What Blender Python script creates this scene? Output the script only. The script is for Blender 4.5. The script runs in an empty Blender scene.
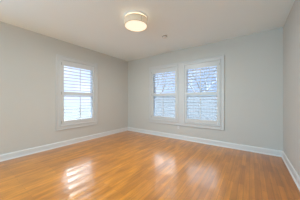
import bpy, bmesh, math, random
from mathutils import Vector, Matrix

C = bpy.context.scene
COL = C.collection

# ---------------------------------------------------------------- camera
cam_d = bpy.data.cameras.new('camera')
cam = bpy.data.objects.new('camera', cam_d)
COL.objects.link(cam)
C.camera = cam
cam_d.sensor_width = 36.0
cam_d.sensor_fit = 'HORIZONTAL'
cam_d.lens = 141.15 / 300.0 * 36.0
cam_d.clip_start = 0.02
cam_d.clip_end = 200
YAW = 35.60
cam.location = (3.550, -3.606, 1.069)
cam.rotation_euler = (math.radians(90), 0, math.radians(YAW))

RW, RH = 4.04, 2.44            # width of the back wall, ceiling height

# ---------------------------------------------------------------- exposure
vs = C.view_settings
C.display_settings.display_device = 'sRGB'
vs.view_transform = 'Standard'
vs.look = 'None'
vs.exposure = 0.12
vs.gamma = 1.0
vs.use_curve_mapping = False
C.cycles.max_bounces = 14
C.cycles.diffuse_bounces = 8
C.cycles.transparent_max_bounces = 16
C.cycles.caustics_reflective = False
C.cycles.caustics_refractive = False
C.cycles.sample_clamp_indirect = 6.0

# ---------------------------------------------------------------- sky, sun
SUN_AZ = Vector((-1.1104, 0.4349, 0)).normalized()   # low winter sun, beyond the left wall
SUN_EL = math.radians(23.5)
SUN_HALO = 0.6
DECK = 3.5
sun_dir = (SUN_AZ * math.cos(SUN_EL) + Vector((0, 0, math.sin(SUN_EL)))).normalized()

W = bpy.data.worlds.new('sky')
C.world = W
W.use_nodes = True
nt = W.node_tree
nt.nodes.clear()
wo = nt.nodes.new('ShaderNodeOutputWorld')
bg = nt.nodes.new('ShaderNodeBackground')
bg.inputs['Strength'].default_value = 1.0
wtc = nt.nodes.new('ShaderNodeTexCoord')
wsep = nt.nodes.new('ShaderNodeSeparateXYZ')
nt.links.new(wtc.outputs['Generated'], wsep.inputs[0])
ramp = nt.nodes.new('ShaderNodeValToRGB')          # clear winter sky: pale at the horizon, bluer overhead
els = ramp.color_ramp.elements
els[0].position = 0.0
els[0].color = (0.50, 0.68, 1.0, 1)
els[1].position = 0.75
els[1].color = (0.50, 0.66, 0.98, 1)
e = els.new(0.22)
e.color = (0.38, 0.56, 1.0, 1)
nt.links.new(wsep.outputs['Z'], ramp.inputs[0])
wdot = nt.nodes.new('ShaderNodeVectorMath')        # hazy brightness around the sun
wdot.operation = 'DOT_PRODUCT'
wdot.inputs[1].default_value = sun_dir
nt.links.new(wtc.outputs['Generated'], wdot.inputs[0])
wcl = nt.nodes.new('ShaderNodeMapRange')
wcl.inputs[1].default_value = 0.35
wcl.inputs[2].default_value = 1.0
nt.links.new(wdot.outputs['Value'], wcl.inputs[0])
wpw = nt.nodes.new('ShaderNodeMath')
wpw.operation = 'POWER'
wpw.inputs[1].default_value = 1.6
nt.links.new(wcl.outputs[0], wpw.inputs[0])
halo = nt.nodes.new('ShaderNodeMix')
halo.data_type = 'RGBA'
halo.inputs[6].default_value = (0, 0, 0, 1)
halo.inputs[7].default_value = (SUN_HALO, SUN_HALO * 0.98, SUN_HALO * 0.94, 1)
nt.links.new(wpw.outputs[0], halo.inputs[0])
# thin broken cloud
wn = nt.nodes.new('ShaderNodeTexNoise')
wn.inputs['Scale'].default_value = 5.0
wn.inputs['Detail'].default_value = 6
nt.links.new(wtc.outputs['Generated'], wn.inputs['Vector'])
wcr = nt.nodes.new('ShaderNodeMapRange')
wcr.inputs[1].default_value = 0.5
wcr.inputs[2].default_value = 0.68
wcr.inputs[4].default_value = 0.5
nt.links.new(wn.outputs['Fac'], wcr.inputs[0])
cl = nt.nodes.new('ShaderNodeMix')
cl.data_type = 'RGBA'
cl.inputs[7].default_value = (1.05, 1.08, 1.12, 1)
nt.links.new(wcr.outputs[0], cl.inputs[0])
nt.links.new(ramp.outputs[0], cl.inputs[6])
# bright cloud deck overhead, brighter on the sun's side; a clear blue band is left along the horizon
deck = nt.nodes.new('ShaderNodeMapRange')
deck.interpolation_type = 'SMOOTHSTEP'
deck.inputs[1].default_value = 0.25
deck.inputs[2].default_value = 0.40
nt.links.new(wsep.outputs['Z'], deck.inputs[0])
dside = nt.nodes.new('ShaderNodeMapRange')
dside.inputs[1].default_value = 0.3
dside.inputs[2].default_value = 1.0
dside.inputs[3].default_value = DECK
dside.inputs[4].default_value = DECK * 3.2
nt.links.new(wdot.outputs['Value'], dside.inputs[0])
dmul = nt.nodes.new('ShaderNodeMath')
dmul.operation = 'MULTIPLY'
nt.links.new(deck.outputs[0], dmul.inputs[0])
nt.links.new(dside.outputs[0], dmul.inputs[1])
dcol = nt.nodes.new('ShaderNodeMix')
dcol.data_type = 'RGBA'
dcol.blend_type = 'MULTIPLY'
dcol.inputs[0].default_value = 1.0
dcol.inputs[7].default_value = (0.80, 0.93, 1.04, 1)
nt.links.new(dmul.outputs[0], dcol.inputs[6])
halo2 = nt.nodes.new('ShaderNodeMix')
halo2.data_type = 'RGBA'
halo2.blend_type = 'ADD'
halo2.inputs[0].default_value = 1.0
nt.links.new(halo.outputs[2], halo2.inputs[6])
nt.links.new(dcol.outputs[2], halo2.inputs[7])
addc = nt.nodes.new('ShaderNodeMix')
addc.data_type = 'RGBA'
addc.blend_type = 'ADD'
addc.inputs[0].default_value = 1.0
nt.links.new(cl.outputs[2], addc.inputs[6])
nt.links.new(halo2.outputs[2], addc.inputs[7])
nt.links.new(addc.outputs[2], bg.inputs[0])
nt.links.new(bg.outputs[0], wo.inputs[0])

sd = bpy.data.lights.new('sun', 'SUN')
sd.energy = 0.75
sd.color = (1.0, 0.95, 0.86)
sd.angle = math.radians(0.6)
so = bpy.data.objects.new('sun', sd)
COL.objects.link(so)
so.rotation_euler = sun_dir.to_track_quat('Z', 'Y').to_euler()
so.location = sun_dir * 30

# unseen area lamp added behind the camera to brighten the room
ad = bpy.data.lights.new('rear_fill_light', 'AREA')
ad.shape = 'RECTANGLE'
ad.size = 1.85
ad.size_y = 2.05
ad.energy = 76
ad.color = (0.45, 0.87, 1.0)
ao = bpy.data.objects.new('rear_fill_light', ad)
COL.objects.link(ao)
ao.location = (2.68, -7.06, 1.08)
ao.rotation_euler = Vector((0, -1, 0)).to_track_quat('Z', 'Y').to_euler()



# cool fill lamp added at the left wall, unseen behind the camera
gd = bpy.data.lights.new('side_fill_light', 'AREA')
gd.shape = 'RECTANGLE'
gd.size = 2.1
gd.size_y = 1.9
gd.energy = 48
gd.color = (0.20, 0.62, 1.0)
go = bpy.data.objects.new('side_fill_light', gd)
COL.objects.link(go)
go.location = (-0.06, -5.2, 1.08)
go.rotation_euler = Vector((-1, 0, 0)).to_track_quat('Z', 'Y').to_euler()

# ---------------------------------------------------------------- materials
def new_mat(name):
    m = bpy.data.materials.new(name)
    m.use_nodes = True
    n = m.node_tree
    n.nodes.clear()
    o = n.nodes.new('ShaderNodeOutputMaterial')
    p = n.nodes.new('ShaderNodeBsdfPrincipled')
    n.links.new(p.outputs[0], o.inputs[0])
    return m, n, p, o


def paint(name, rgb, rough=0.5, var=0.03, bump=0.0, scale=14.0, spec=0.4, metal=0.0):
    """painted surface with a faint procedural unevenness"""
    m, n, p, o = new_mat(name)
    tc = n.nodes.new('ShaderNodeTexCoord')
    nz = n.nodes.new('ShaderNodeTexNoise')
    nz.inputs['Scale'].default_value = scale
    nz.inputs['Detail'].default_value = 4
    n.links.new(tc.outputs['Object'], nz.inputs['Vector'])
    mx = n.nodes.new('ShaderNodeMix')
    mx.data_type = 'RGBA'
    mx.inputs[6].default_value = (*[c * (1 - var) for c in rgb], 1)
    mx.inputs[7].default_value = (*[min(1, c * (1 + var)) for c in rgb], 1)
    n.links.new(nz.outputs['Fac'], mx.inputs[0])
    n.links.new(mx.outputs[2], p.inputs['Base Color'])
    p.inputs['Roughness'].default_value = rough
    p.inputs['Metallic'].default_value = metal
    p.inputs['Specular IOR Level'].default_value = spec
    if bump:
        bz = n.nodes.new('ShaderNodeTexNoise')
        bz.inputs['Scale'].default_value = 160
        n.links.new(tc.outputs['Object'], bz.inputs['Vector'])
        b = n.nodes.new('ShaderNodeBump')
        b.inputs['Strength'].default_value = bump
        b.inputs['Distance'].default_value = 0.002
        n.links.new(bz.outputs['Fac'], b.inputs['Height'])
        n.links.new(b.outputs[0], p.inputs['Normal'])
    return m


M_WALL = paint('wall_paint', (0.61, 0.59, 0.555), 0.75, 0.012, 0.12, 3.0, 0.25)
M_CEIL = paint('ceiling_paint', (0.83, 0.92, 0.955), 0.85, 0.01, 0.12, 3.0, 0.2)
M_TRIM = paint('trim_paint', (0.73, 0.72, 0.71), 0.38, 0.015, 0, 20, 0.45)
M_CASE = paint('casing_paint', (0.63, 0.62, 0.61), 0.38, 0.015, 0, 20, 0.45)
M_SHUT = paint('shutter_paint', (0.65, 0.645, 0.64), 0.36, 0.015, 0, 20, 0.45)
M_LOUV = paint('louver_paint', (0.70, 0.71, 0.72), 0.36, 0.01, 0, 20, 0.45)
M_VINYL = paint('sash_vinyl', (0.72, 0.76, 0.82), 0.4, 0.02)
M_PLASTIC = paint('white_plastic', (0.78, 0.78, 0.76), 0.35, 0.02)
M_DARK = paint('dark_slot', (0.05, 0.045, 0.04), 0.6, 0.1)
M_BROWN = paint('sensor_grille', (0.16, 0.12, 0.08), 0.6, 0.1)
M_HINGE = paint('hinge_metal', (0.45, 0.44, 0.42), 0.35, 0.05, metal=0.7)
M_BRASS = paint('lamp_band_metal', (0.62, 0.50, 0.34), 0.4, 0.05, metal=0.3)
M_BARK = paint('bark', (0.38, 0.39, 0.42), 0.9, 0.25, 0, 6)
M_FENCE = paint('fence_paint', (0.36, 0.37, 0.38), 0.6, 0.05, 0, 5)
M_GROUND = paint('snowy_ground', (0.14, 0.142, 0.145), 0.95, 0.15, 0, 1.5)


def floor_material():
    m, n, p, o = new_mat('oak_strip_floor')
    L = n.links.new
    tc = n.nodes.new('ShaderNodeTexCoord')
    sep = n.nodes.new('ShaderNodeSeparateXYZ')
    L(tc.outputs['Object'], sep.inputs[0])
    cmb = n.nodes.new('ShaderNodeCombineXYZ')          # strips run along Y
    L(sep.outputs['Y'], cmb.inputs['X'])
    L(sep.outputs['X'], cmb.inputs['Y'])
    bt = n.nodes.new('ShaderNodeTexBrick')
    bt.offset = 0.37
    bt.offset_frequency = 2
    bt.inputs['Scale'].default_value = 1.0
    bt.inputs['Brick Width'].default_value = 0.62
    bt.inputs['Row Height'].default_value = 0.057
    bt.inputs['Mortar Size'].default_value = 0.0011
    bt.inputs['Mortar Smooth'].default_value = 0.3
    bt.inputs['Bias'].default_value = 0.0
    bt.inputs['Color1'].default_value = (0.56, 0.196, 0.014, 1)
    bt.inputs['Color2'].default_value = (0.74, 0.280, 0.027, 1)
    bt.inputs['Mortar'].default_value = (0.22, 0.080, 0.010, 1)
    L(cmb.outputs[0], bt.inputs['Vector'])
    # grain: noise stretched along the strips
    mp = n.nodes.new('ShaderNodeMapping')
    mp.inputs['Scale'].default_value = (26, 1.3, 1)
    L(tc.outputs['Object'], mp.inputs['Vector'])
    g = n.nodes.new('ShaderNodeTexNoise')
    g.inputs['Scale'].default_value = 1.0
    g.inputs['Detail'].default_value = 5
    g.inputs['Distortion'].default_value = 0.6
    L(mp.outputs[0], g.inputs['Vector'])
    gr = n.nodes.new('ShaderNodeValToRGB')
    gr.color_ramp.elements[0].position = 0.32
    gr.color_ramp.elements[0].color = (0.66, 0.62, 0.56, 1)
    gr.color_ramp.elements[1].position = 0.66
    gr.color_ramp.elements[1].color = (1.10, 1.08, 1.04, 1)
    L(g.outputs['Fac'], gr.inputs[0])
    mul = n.nodes.new('ShaderNodeMix')
    mul.data_type = 'RGBA'
    mul.blend_type = 'MULTIPLY'
    mul.inputs[0].default_value = 0.6
    L(bt.outputs['Color'], mul.inputs[6])
    L(gr.outputs[0], mul.inputs[7])
    # worn, blotchy patches
    mp2 = n.nodes.new('ShaderNodeMapping')
    mp2.inputs['Scale'].default_value = (7.0, 2.2, 1)
    L(tc.outputs['Object'], mp2.inputs['Vector'])
    b2 = n.nodes.new('ShaderNodeTexNoise')
    b2.inputs['Scale'].default_value = 1.4
    b2.inputs['Detail'].default_value = 6
    L(mp2.outputs[0], b2.inputs['Vector'])
    r2 = n.nodes.new('ShaderNodeValToRGB')
    r2.color_ramp.elements[0].position = 0.35
    r2.color_ramp.elements[0].color = (0.77, 0.72, 0.69, 1)
    r2.color_ramp.elements[1].position = 0.65
    r2.color_ramp.elements[1].color = (1.10, 1.09, 1.06, 1)
    L(b2.outputs['Fac'], r2.inputs[0])
    mul2 = n.nodes.new('ShaderNodeMix')
    mul2.data_type = 'RGBA'
    mul2.blend_type = 'MULTIPLY'
    mul2.inputs[0].default_value = 0.9
    L(mul.outputs[2], mul2.inputs[6])
    L(r2.outputs[0], mul2.inputs[7])
    # floor colour gets darker towards the right wall, with a ragged edge
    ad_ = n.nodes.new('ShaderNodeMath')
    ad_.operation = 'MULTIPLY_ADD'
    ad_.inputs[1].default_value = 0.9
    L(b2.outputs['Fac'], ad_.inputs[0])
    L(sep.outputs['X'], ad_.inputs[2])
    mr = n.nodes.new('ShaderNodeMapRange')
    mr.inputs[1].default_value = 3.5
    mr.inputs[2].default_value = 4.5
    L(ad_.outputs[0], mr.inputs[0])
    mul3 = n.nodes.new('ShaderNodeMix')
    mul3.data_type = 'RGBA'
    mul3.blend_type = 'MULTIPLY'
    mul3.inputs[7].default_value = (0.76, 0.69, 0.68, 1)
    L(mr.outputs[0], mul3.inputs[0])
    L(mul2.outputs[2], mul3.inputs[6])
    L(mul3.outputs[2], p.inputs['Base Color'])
    rr = n.nodes.new('ShaderNodeMapRange')
    rr.inputs[3].default_value = 0.06
    rr.inputs[4].default_value = 0.075
    L(b2.outputs['Fac'], rr.inputs[0])
    L(rr.outputs[0], p.inputs['Roughness'])
    p.inputs['Specular IOR Level'].default_value = 0.05
    p.inputs['Coat Weight'].default_value = 1.0
    p.inputs['Coat IOR'].default_value = 1.85
    p.inputs['Coat Roughness'].default_value = 0.28
    bp = n.nodes.new('ShaderNodeBump')
    bp.inputs['Strength'].default_value = 0.02
    bp.inputs['Distance'].default_value = 0.002
    L(g.outputs['Fac'], bp.inputs['Height'])
    L(bp.outputs[0], p.inputs['Normal'])
    return m


M_FLOOR = floor_material()


def glass_material():
    m = bpy.data.materials.new('window_glass')
    m.use_nodes = True
    n = m.node_tree
    n.nodes.clear()
    o = n.nodes.new('ShaderNodeOutputMaterial')
    t = n.nodes.new('ShaderNodeBsdfTransparent')
    t.inputs[0].default_value = (0.94, 0.965, 0.97, 1)
    g = n.nodes.new('ShaderNodeBsdfGlossy')
    g.inputs['Roughness'].default_value = 0.0
    f = n.nodes.new('ShaderNodeFresnel')
    f.inputs[0].default_value = 1.25
    mx = n.nodes.new('ShaderNodeMixShader')
    n.links.new(f.outputs[0], mx.inputs[0])
    n.links.new(t.outputs[0], mx.inputs[1])
    n.links.new(g.outputs[0], mx.inputs[2])
    n.links.new(mx.outputs[0], o.inputs[0])
    return m


M_GLASS = glass_material()


def glow(name, rgb, strength, weave=0.0):
    """lit lamp shade: fabric lit from within by the bulbs"""
    m, n, p, o = new_mat(name)
    p.inputs['Base Color'].default_value = (0.60, 0.52, 0.42, 1)
    p.inputs['Roughness'].default_value = 0.8
    p.inputs['Emission Strength'].default_value = strength
    if weave:
        tc = n.nodes.new('ShaderNodeTexCoord')
        nz = n.nodes.new('ShaderNodeTexNoise')
        nz.inputs['Scale'].default_value = 60
        n.links.new(tc.outputs['Object'], nz.inputs['Vector'])
        mx = n.nodes.new('ShaderNodeMix')
        mx.data_type = 'RGBA'
        mx.inputs[6].default_value = (*[c * (1 - weave) for c in rgb], 1)
        mx.inputs[7].default_value = (*[c * (1 + weave) for c in rgb], 1)
        n.links.new(nz.outputs['Fac'], mx.inputs[0])
        n.links.new(mx.outputs[2], p.inputs['Emission Color'])
    else:
        p.inputs['Emission Color'].default_value = (*rgb, 1)
    return m


M_SHADE = glow('lamp_fabric', (1.0, 0.74, 0.48), 0.24, 0.12)
M_DIFF = glow('lamp_diffuser_acrylic', (1.0, 0.88, 0.70), 0.8)

# ---------------------------------------------------------------- mesh helpers
def add_box(bm, x0, x1, y0, y1, z0, z1):
    v = [bm.verts.new(c) for c in ((x0, y0, z0), (x1, y0, z0), (x1, y1, z0), (x0, y1, z0),
                                   (x0, y0, z1), (x1, y0, z1), (x1, y1, z1), (x0, y1, z1))]
    for f in ((0, 3, 2, 1), (4, 5, 6, 7), (0, 1, 5, 4), (1, 2, 6, 5), (2, 3, 7, 6), (3, 0, 4, 7)):
        bm.faces.new([v[i] for i in f])


def add_lathe(bm, prof, seg=48, cx=0, cy=0):
    """prof: list of (r, z), revolved about a vertical axis"""
    rings = []
    for r, z in prof:
        if r < 1e-6:
            rings.append([bm.verts.new((cx, cy, z))])
        else:
            rings.append([bm.verts.new((cx + r * math.cos(2 * math.pi * i / seg),
                                        cy + r * math.sin(2 * math.pi * i / seg), z)) for i in range(seg)])
    for a, b in zip(rings, rings[1:]):
        for i in range(seg):
            j = (i + 1) % seg
            if len(a) == 1:
                bm.faces.new((a[0], b[j], b[i]))
            elif len(b) == 1:
                bm.faces.new((a[i], a[j], b[0]))
            else:
                bm.faces.new((a[i], a[j], b[j], b[i]))


def add_prism(bm, poly, axis, a, b):
    """poly in the two remaining axes, extruded along axis from a to b"""
    def pt(u, v, w):
        return {'x': (w, u, v), 'y': (u, w, v), 'z': (u, v, w)}[axis]
    A = [bm.verts.new(pt(u, v, a)) for u, v in poly]
    B = [bm.verts.new(pt(u, v, b)) for u, v in poly]
    k = len(poly)
    for i in range(k):
        bm.faces.new((A[i], A[(i + 1) % k], B[(i + 1) % k], B[i]))
    bm.faces.new(A[::-1])
    bm.faces.new(B)


def obj(name, bm, mat, parent=None, bevel=0.0, smooth=False, mtx=None):
    bmesh.ops.recalc_face_normals(bm, faces=bm.faces)
    if mtx is not None:
        bmesh.ops.transform(bm, matrix=mtx, verts=bm.verts)
    me = bpy.data.meshes.new(name)
    bm.to_mesh(me)
    bm.free()
    me.materials.append(mat)
    if smooth:
        for p in me.polygons:
            p.use_smooth = True
    o = bpy.data.objects.new(name, me)
    COL.objects.link(o)
    if parent:
        o.parent = parent
    if bevel:
        b = o.modifiers.new('bevel', 'BEVEL')
        b.width = bevel
        b.segments = 2
        b.limit_method = 'ANGLE'
        b.angle_limit = math.radians(40)
    return o


def box_obj(name, c, mat, parent=None, bevel=0.0):
    bm = bmesh.new()
    add_box(bm, *c)
    return obj(name, bm, mat, parent, bevel)


def struct(o):
    o['kind'] = 'structure'
    return o


def thing(name, label, cat, loc=(0, 0, 0), rotz=0.0, group=None):
    o = bpy.data.objects.new(name, None)
    o.empty_display_size = 0.1
    COL.objects.link(o)
    o.location = loc
    o.rotation_euler = (0, 0, rotz)
    tag(o, label, cat, group)
    return o


def tag(o, label, cat, group=None):
    o['label'] = label
    o['category'] = cat
    if group:
        o['group'] = group
    return o


# ---------------------------------------------------------------- room shell
RY = -7.0                      # front wall, behind the camera
T = 0.15
HZ0, HZ1 = 0.475, 1.995        # window openings, bottom and top
HW = 0.436                     # half width of a window opening
WL = -1.742                    # centre of the left wall window along Y
WB = (1.475, 2.535)            # centres of the two back wall windows along X

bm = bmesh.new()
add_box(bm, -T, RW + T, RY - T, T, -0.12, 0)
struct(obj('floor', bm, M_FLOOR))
bm = bmesh.new()
add_box(bm, -T, RW + T, RY - T, T, RH, RH + 0.12)
struct(obj('ceiling', bm, M_CEIL))

bm = bmesh.new()
add_box(bm, -T, 0, RY, -6.3, 0, RH)
add_box(bm, -T, 0, -6.3, -4.1, 2.1, RH)           # opening added for the side fill lamp, behind the camera
add_box(bm, -T, 0, -4.1, WL - HW, 0, RH)
add_box(bm, -T, 0, WL + HW, T, 0, RH)
add_box(bm, -T, 0, WL - HW, WL + HW, 0, HZ0)
add_box(bm, -T, 0, WL - HW, WL + HW, HZ1, RH)
struct(obj('wall_left', bm, M_WALL))
bm = bmesh.new()
xs = [0, WB[0] - HW, WB[0] + HW, WB[1] - HW, WB[1] + HW, RW]
for i in (0, 2, 4):
    add_box(bm, xs[i], xs[i + 1], 0, T, 0, RH)
for i in (1, 3):
    add_box(bm, xs[i], xs[i + 1], 0, T, 0, HZ0)
    add_box(bm, xs[i], xs[i + 1], 0, T, HZ1, RH)
struct(obj('wall_back', bm, M_WALL))
bm = bmesh.new()
add_box(bm, RW, RW + T, RY, T, 0, RH)
struct(obj('wall_right', bm, M_WALL))
bm = bmesh.new()               # front wall, with a wide opening added for the rear fill lamp
OX0, OX1, OZ = 0.35, 3.69, 2.15
add_box(bm, -T, OX0, RY - T, RY, 0, RH)
add_box(bm, OX1, RW + T, RY - T, RY, 0, RH)
add_box(bm, OX0, OX1, RY - T, RY, OZ, RH)
struct(obj('wall_front', bm, M_WALL))
bm = bmesh.new()
add_box(bm, OX0 - 0.09, OX0, RY, RY + 0.018, 0, OZ + 0.09)
add_box(bm, OX1, OX1 + 0.09, RY, RY + 0.018, 0, OZ + 0.09)
add_box(bm, OX0, OX1, RY, RY + 0.018, OZ, OZ + 0.09)
struct(obj('trim_3', bm, M_TRIM))

# baseboards: profile board with an eased top and a quarter-round shoe
BB = [(0, 0), (0.028, 0), (0.027, 0.008), (0.022, 0.016), (0.015, 0.019), (0.015, 0.094),
      (0.012, 0.104), (0.006, 0.112), (0, 0.114)]
bm = bmesh.new()
add_prism(bm, BB, 'y', -4.1, 0)                                        # (u=x, v=z)
struct(obj('baseboard_left', bm, M_TRIM))
bm = bmesh.new()
add_prism(bm, [(-u, v) for u, v in BB], 'x', 0.0, RW)                  # (u=y, v=z)
struct(obj('baseboard_back', bm, M_TRIM))
bm = bmesh.new()
add_prism(bm, [(RW - u, v) for u, v in BB], 'y', RY, 0)
struct(obj('baseboard_right', bm, M_TRIM))
bm = bmesh.new()
add_prism(bm, [(RY + u, v) for u, v in BB], 'x', 0.0, OX0 - 0.09)
add_prism(bm, [(RY + u, v) for u, v in BB], 'x', OX1 + 0.09, RW)
struct(obj('baseboard_front', bm, M_TRIM))

# ---------------------------------------------------------------- windows
# local frame of a window: X along the wall, -Y into the room, Z up; origin on the wall face
def frame_left(c):
    return (0.0, c, 0.0), math.radians(90)      # local +Y points out through the left wall


def frame_back(c):
    return (c, 0.0, 0.0), 0.0


def make_window(name, loc, rz):
    w = bpy.data.objects.new(name, None)
    COL.objects.link(w)
    w.location = loc
    w.rotation_euler = (0, 0, rz)
    struct(w)
    bm = bmesh.new()             # jamb liner
    a, t = HW, 0.014
    add_box(bm, -a, -a + t, 0.03, T + 0.02, HZ0, HZ1)
    add_box(bm, a - t, a, 0.03, T + 0.02, HZ0, HZ1)
    add_box(bm, -a + t, a - t, 0.03, T + 0.02, HZ1 - t, HZ1)
    add_box(bm, -a + t, a - t, 0.03, T + 0.05, HZ0, HZ0 + t)
    obj('window_frame', bm, M_VINYL, w)
    zi0, zi1, zm = HZ0 + t, HZ1 - t, 1.185
    b = a - t

    def sash(nm, y0, y1, z0, z1):
        s = 0.035
        bm = bmesh.new()
        add_box(bm, -b, -b + s, y0, y1, z0, z1)
        add_box(bm, b - s, b, y0, y1, z0, z1)
        add_box(bm, -b + s, b - s, y0, y1, z0, z0 + s)
        add_box(bm, -b + s, b - s, y0, y1, z1 - s, z1)
        o = obj(nm, bm, M_VINYL, w)
        ym = (y0 + y1) / 2
        box_obj('pane', (-b + s, b - s, ym - 0.002, ym + 0.002, z0 + s, z1 - s), M_GLASS, o)
        return o
    sash('lower_sash', 0.062, 0.092, zi0, zm + 0.018)
    sash('upper_sash', 0.096, 0.126, zm - 0.018, zi1)
    return w


LW, LP = frame_left(WL)
make_window('window_1', LW, LP)
make_window('window_2', *frame_back(WB[0]))
make_window('window_3', *frame_back(WB[1]))

# casings (trim): flat boards with a raised outer band
CZ0, CZ1 = 0.385, 2.09
CW = 0.072


def casing(name, spans, halfout, loc, rz):
    """spans: list of (x0, x1) openings inside the outer rectangle"""
    bm = bmesh.new()
    x0, x1 = -halfout, halfout
    edges = [x0] + [e for s in spans for e in s] + [x1]
    zi0, zi1 = CZ0 + CW, CZ1 - CW
    for i in range(0, len(edges), 2):
        add_box(bm, edges[i], edges[i + 1], -0.018, 0, zi0, zi1)
    add_box(bm, x0, x1, -0.018, 0, CZ0, zi0)
    add_box(bm, x0, x1, -0.018, 0, zi1, CZ1)
    bw = 0.014                                   # outer back band
    add_box(bm, x0 - 0.004, x0 + bw, -0.027, 0, CZ0 - 0.004, CZ1 + 0.004)
    add_box(bm, x1 - bw, x1 + 0.004, -0.027, 0, CZ0 - 0.004, CZ1 + 0.004)
    add_box(bm, x0 + bw, x1 - bw, -0.027, 0, CZ1 - bw, CZ1 + 0.004)
    add_box(bm, x0 + bw, x1 - bw, -0.027, 0, CZ0 - 0.004, CZ0 + bw)
    o = struct(obj(name, bm, M_CASE, None, 0.003))
    o.location = loc
    o.rotation_euler = (0, 0, rz)
    return o


SF = 0.449                                        # outer half width of a shutter's frame
casing('trim_1', [(-SF, SF)], 0.521, LW, LP)
mid = (WB[0] + WB[1]) / 2
casing('trim_2', [(WB[0] - mid - SF, WB[0] - mid + SF), (WB[1] - mid - SF, WB[1] - mid + SF)],
       1.047, (mid, 0, 0), 0.0)


# ---------------------------------------------------------------- plantation shutters
def make_shutter(label, loc, rz, hinge_side, louver_tilt):
    t = thing('plantation_shutter', label, 'shutter', loc, rz, 'plantation shutters')
    z0, z1 = CZ0 + CW, CZ1 - CW                   # outer height of the shutter frame
    fw, sw, g = 0.028, 0.054, 0.003
    fi = SF - fw
    bm = bmesh.new()
    for s in (-1, 1):
        a, b = sorted((s * SF, s * fi))
        add_box(bm, a, b, -0.034, 0.02, z0, z1)
    add_box(bm, -fi, fi, -0.034, 0.02, z1 - fw, z1)
    add_box(bm, -fi, fi, -0.034, 0.02, z0, z0 + fw)
    obj('frame', bm, M_SHUT, t, 0.003)
    py0, py1 = -0.026, 0.002                      # panel thickness
    so_, si = fi - g, fi - g - sw                 # stile edges
    pz0, pz1 = z0 + fw + g, z1 - fw - g
    for s in (-1, 1):
        a, b = sorted((s * so_, s * si))
        box_obj('stile', (a, b, py0, py1, pz0, pz1), M_SHUT, t, 0.003)
    lo0, lo1, up0, up1 = 0.585, 1.190, 1.262, 1.868
    box_obj('top_rail', (-si, si, py0, py1, up1, pz1), M_SHUT, t, 0.003)
    box_obj('divider_rail', (-si, si, py0, py1, lo1, up0), M_SHUT, t, 0.003)
    box_obj('bottom_rail', (-si, si, py0, py1, pz0, lo0), M_SHUT, t, 0.003)
    yc = (py0 + py1) / 2
    first = None
    tilt = math.radians(louver_tilt)
    for a, b in ((lo0, lo1), (up0, up1)):
        n = 8
        p = (b - a) / n
        for k in range(n):
            zc = a + p * (k + 0.5)
            if first is None:
                bm = bmesh.new()
                poly = []
                for i in range(14):
                    an = 2 * math.pi * i / 14
                    u, v = 0.039 * math.cos(an), 0.0054 * math.sin(an)
                    poly.append((u * math.cos(tilt) - v * math.sin(tilt), u * math.sin(tilt) + v * math.cos(tilt)))
                add_prism(bm, poly, 'x', -si + 0.002, si - 0.002)
                o = first = obj('louver', bm, M_LOUV, t)
            else:
                o = first.copy()
                COL.objects.link(o)
                o.parent = t
            o.location = (0, yc, zc)
        box_obj('tilt_rod', (-0.008, 0.008, yc - 0.052, yc - 0.040, a + p * 0.35, b - p * 0.35), M_SHUT, t, 0.002)
    for z in (0.56, 1.225, 1.90):
        a, b = sorted((hinge_side * (fi - 0.008), hinge_side * (fi + 0.006)))
        bm = bmesh.new()
        add_box(bm, a, b, -0.0365, -0.034, z - 0.03, z + 0.03)
        add_box(bm, hinge_side * (fi - 0.0015) - 0.004, hinge_side * (fi - 0.0015) + 0.004,
                -0.041, -0.0345, z - 0.032, z + 0.032)
        h = obj('hinge', bm, M_HINGE, t)
        h['label'] = 'small metal hinge'
    return t


make_shutter('white plantation shutter with open louvers over the lone window on the left wall',
             LW, LP, -1, -8.0)
make_shutter('white plantation shutter with open louvers, left one of the pair on the back wall',
             (WB[0], 0, 0), 0.0, -1, -8.0)
make_shutter('white plantation shutter with open louvers, right one of the pair, nearer the bare right-hand corner',
             (WB[1], 0, 0), 0.0, 1, -8.0)

# ---------------------------------------------------------------- ceiling light
lx, ly = 1.987, -1.825
lamp = thing('ceiling_light', 'lit round drum-shaped flush ceiling light with warm fabric shade', 'ceiling light', (lx, ly, RH))
bm = bmesh.new()
add_lathe(bm, [(0, 0), (0.196, 0), (0.196, -0.010), (0.188, -0.018), (0, -0.018)])
obj('canopy', bm, M_PLASTIC, lamp, 0, False)
RS, zt, zb = 0.187, -0.036, -0.142
bm = bmesh.new()
add_lathe(bm, [(RS, zb), (RS, zt), (RS - 0.003, zt), (RS - 0.003, zb), (RS, zb)], 64)
shade = obj('lamp_shade', bm, M_SHADE, lamp, 0, False)
for p in shade.data.polygons:
    p.use_smooth = abs(p.normal.z) < 0.5
for z in (zt - 0.006, zb):
    bm = bmesh.new()
    add_lathe(bm, [(RS + 0.0012, z), (RS + 0.0012, z + 0.006), (RS - 0.004, z + 0.006), (RS - 0.004, z), (RS + 0.0012, z)], 64)
    obj('shade_band', bm, M_BRASS, lamp)
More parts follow.
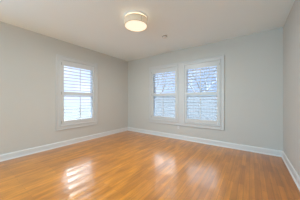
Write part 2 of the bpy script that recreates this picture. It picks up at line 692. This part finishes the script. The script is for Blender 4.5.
# seam where the fabric overlaps
an = math.radians(-22)
bm = bmesh.new()
add_box(bm, RS - 0.001, RS + 0.0016, -0.004, 0.004, zb + 0.006, zt - 0.006)
obj('shade_seam', bm, M_BRASS, lamp, 0, False, Matrix.Rotation(an, 4, 'Z'))
bm = bmesh.new()
add_lathe(bm, [(0, zb + 0.002), (RS - 0.006, zb + 0.004), (RS - 0.006, zb + 0.008), (0, zb + 0.007)], 64)
obj('diffuser', bm, M_DIFF, lamp, 0, False)
dd = bpy.data.lights.new('diffuser_light', 'AREA')    # what the diffuser throws into the room
dd.shape = 'DISK'
dd.size = 0.36
dd.energy = 30
dd.color = (0.90, 1.0, 1.0)
do = bpy.data.objects.new('diffuser_light', dd)
COL.objects.link(do)
do.parent = lamp
do.location = (0, 0, zb - 0.004)
bd = bpy.data.lights.new('bulb_glow', 'POINT')     # the bulbs inside, light escaping over the open top of the drum
bd.energy = 0.33
bd.color = (1.0, 0.80, 0.56)
bd.shadow_soft_size = 0.03
for k in range(3):
    bo = bpy.data.objects.new('bulb_glow', bd)
    COL.objects.link(bo)
    bo.parent = lamp
    q = 2 * math.pi * k / 3
    bo.location = (0.10 * math.cos(q), 0.10 * math.sin(q), -0.075)

# ---------------------------------------------------------------- smoke detector
sx, sy = 2.05, -0.97
sm = thing('smoke_detector', 'small round white smoke detector on the ceiling beyond the lamp', 'smoke detector', (sx, sy, RH))
bm = bmesh.new()
add_lathe(bm, [(0, 0), (0.058, 0), (0.058, -0.010), (0.052, -0.012), (0, -0.012)], 32)
obj('base', bm, M_PLASTIC, sm)
bm = bmesh.new()
add_lathe(bm, [(0, -0.012), (0.052, -0.012), (0.052, -0.026), (0, -0.026)], 32)
obj('sensor_grille', bm, M_BROWN, sm)['label'] = 'dark sensor grille'
bm = bmesh.new()
add_lathe(bm, [(0, -0.026), (0.048, -0.026), (0.048, -0.031), (0.040, -0.038), (0.020, -0.041), (0, -0.041)], 32)
obj('cover', bm, M_PLASTIC, sm)

# ---------------------------------------------------------------- wall outlet
ot = thing('wall_outlet', 'white electrical outlet low on the back wall under the double window', 'outlet', (1.93, 0, 0.318))
box_obj('cover_plate', (-0.036, 0.036, -0.006, 0, -0.058, 0.058), M_CASE, ot, 0.002)
for s in (-1, 1):
    z = s * 0.0195
    r = box_obj('receptacle', (-0.0165, 0.0165, -0.0085, -0.006, z - 0.014, z + 0.014), M_PLASTIC, ot, 0.003)
    bm = bmesh.new()
    add_box(bm, -0.0075, -0.0055, -0.0090, -0.0085, z - 0.001, z + 0.007)
    add_box(bm, 0.0055, 0.0075, -0.0090, -0.0085, z - 0.001, z + 0.007)
    add_box(bm, -0.002, 0.002, -0.0090, -0.0085, z - 0.009, z - 0.005)
    obj('slots', bm, M_DARK, r)
bm = bmesh.new()
add_box(bm, -0.003, 0.003, -0.0070, -0.006, -0.003, 0.003)
obj('screw', bm, M_HINGE, ot)

# ---------------------------------------------------------------- outside
GZ = -0.55
bm = bmesh.new()
add_box(bm, -30, 30, T + 0.02, 40, GZ - 0.1, GZ)
add_box(bm, -30, -T - 0.02, -14, T + 0.02, GZ - 0.1, GZ)
struct(obj('ground', bm, M_GROUND))


def fence(label, p0, p1, h):
    """board fence with rails and posts between two ground points"""
    p0, p1 = Vector(p0), Vector(p1)
    d = p1 - p0
    n = d.length
    t = thing('board_fence', label, 'fence', (p0.x, p0.y, GZ), math.atan2(d.y, d.x))
    bm = bmesh.new()
    k = int(n / 0.15)
    for i in range(k):
        x = i * n / k
        add_box(bm, x, x + n / k - 0.006, -0.012, 0.012, 0.05, h)
    obj('boards', bm, M_FENCE, t)
    bm = bmesh.new()
    for z in (0.3, h - 0.25):
        add_box(bm, 0, n, 0.012, 0.05, z, z + 0.09)
    obj('rails', bm, M_FENCE, t)
    m = max(2, int(n / 2.4))
    for i in range(m + 1):
        x = i * n / m
        box_obj('post', (x - 0.05, x + 0.05, 0.05, 0.15, 0, h + 0.08), M_FENCE, t)
    return t


fence('long pale board fence outside, seen low through the double window', (-7.5, 4.6, 0), (8.5, 4.6, 0), 1.93)


def tree(label, x, y, h, seed, levels=6):
    rnd = random.Random(seed)
    t = thing('bare_tree', label, 'tree', (x, y, GZ), 0, 'bare trees outside')
    bmt, bmb = bmesh.new(), bmesh.new()

    def seg(bm, a, b, ra, rb, k):
        d = (b - a).normalized()
        u = d.orthogonal().normalized()
        v = d.cross(u)
        A = [bm.verts.new(a + ra * (u * math.cos(q) + v * math.sin(q))) for q in [2 * math.pi * i / k for i in range(k)]]
        B = [bm.verts.new(b + rb * (u * math.cos(q) + v * math.sin(q))) for q in [2 * math.pi * i / k for i in range(k)]]
        for i in range(k):
            bm.faces.new((A[i], A[(i + 1) % k], B[(i + 1) % k], B[i]))
        bm.faces.new(B)

    def grow(a, d, ln, r, lv):
        b = a + d * ln
        e = r * 0.68
        seg(bmt if lv == levels else bmb, a, b, r, e, 8 if lv >= levels - 1 else 5)
        if lv == 0:
            return
        n = 3 if lv > 1 else 4
        for i in range(n):
            q = 2 * math.pi * (i / n) + rnd.uniform(-0.5, 0.5)
            u = d.orthogonal().normalized()
            v = d.cross(u)
            sp = rnd.uniform(0.35, 0.85)
            nd = (d * math.cos(sp) + (u * math.cos(q) + v * math.sin(q)) * math.sin(sp) + Vector((0, 0, 0.10))).normalized()
            st = b if i == 0 else a + d * ln * rnd.uniform(0.6, 1.0)
            grow(st, nd, ln * rnd.uniform(0.66, 0.86), e * rnd.uniform(0.62, 0.9), lv - 1)
    grow(Vector((0, 0, -0.05)), Vector((rnd.uniform(-0.06, 0.06), 0.02, 1)).normalized(), h * 0.27, h * 0.026, levels)
    obj('trunk', bmt, M_BARK, t)
    obj('branches', bmb, M_BARK, t)
    return t


tree('bare leafless tree outside, seen high through the right of the pair of shutters', 0.2, 8.4, 6.6, 5)
tree('bare leafless tree outside, seen high through the left of the pair of shutters', -7.0, 12.5, 7.0, 11)
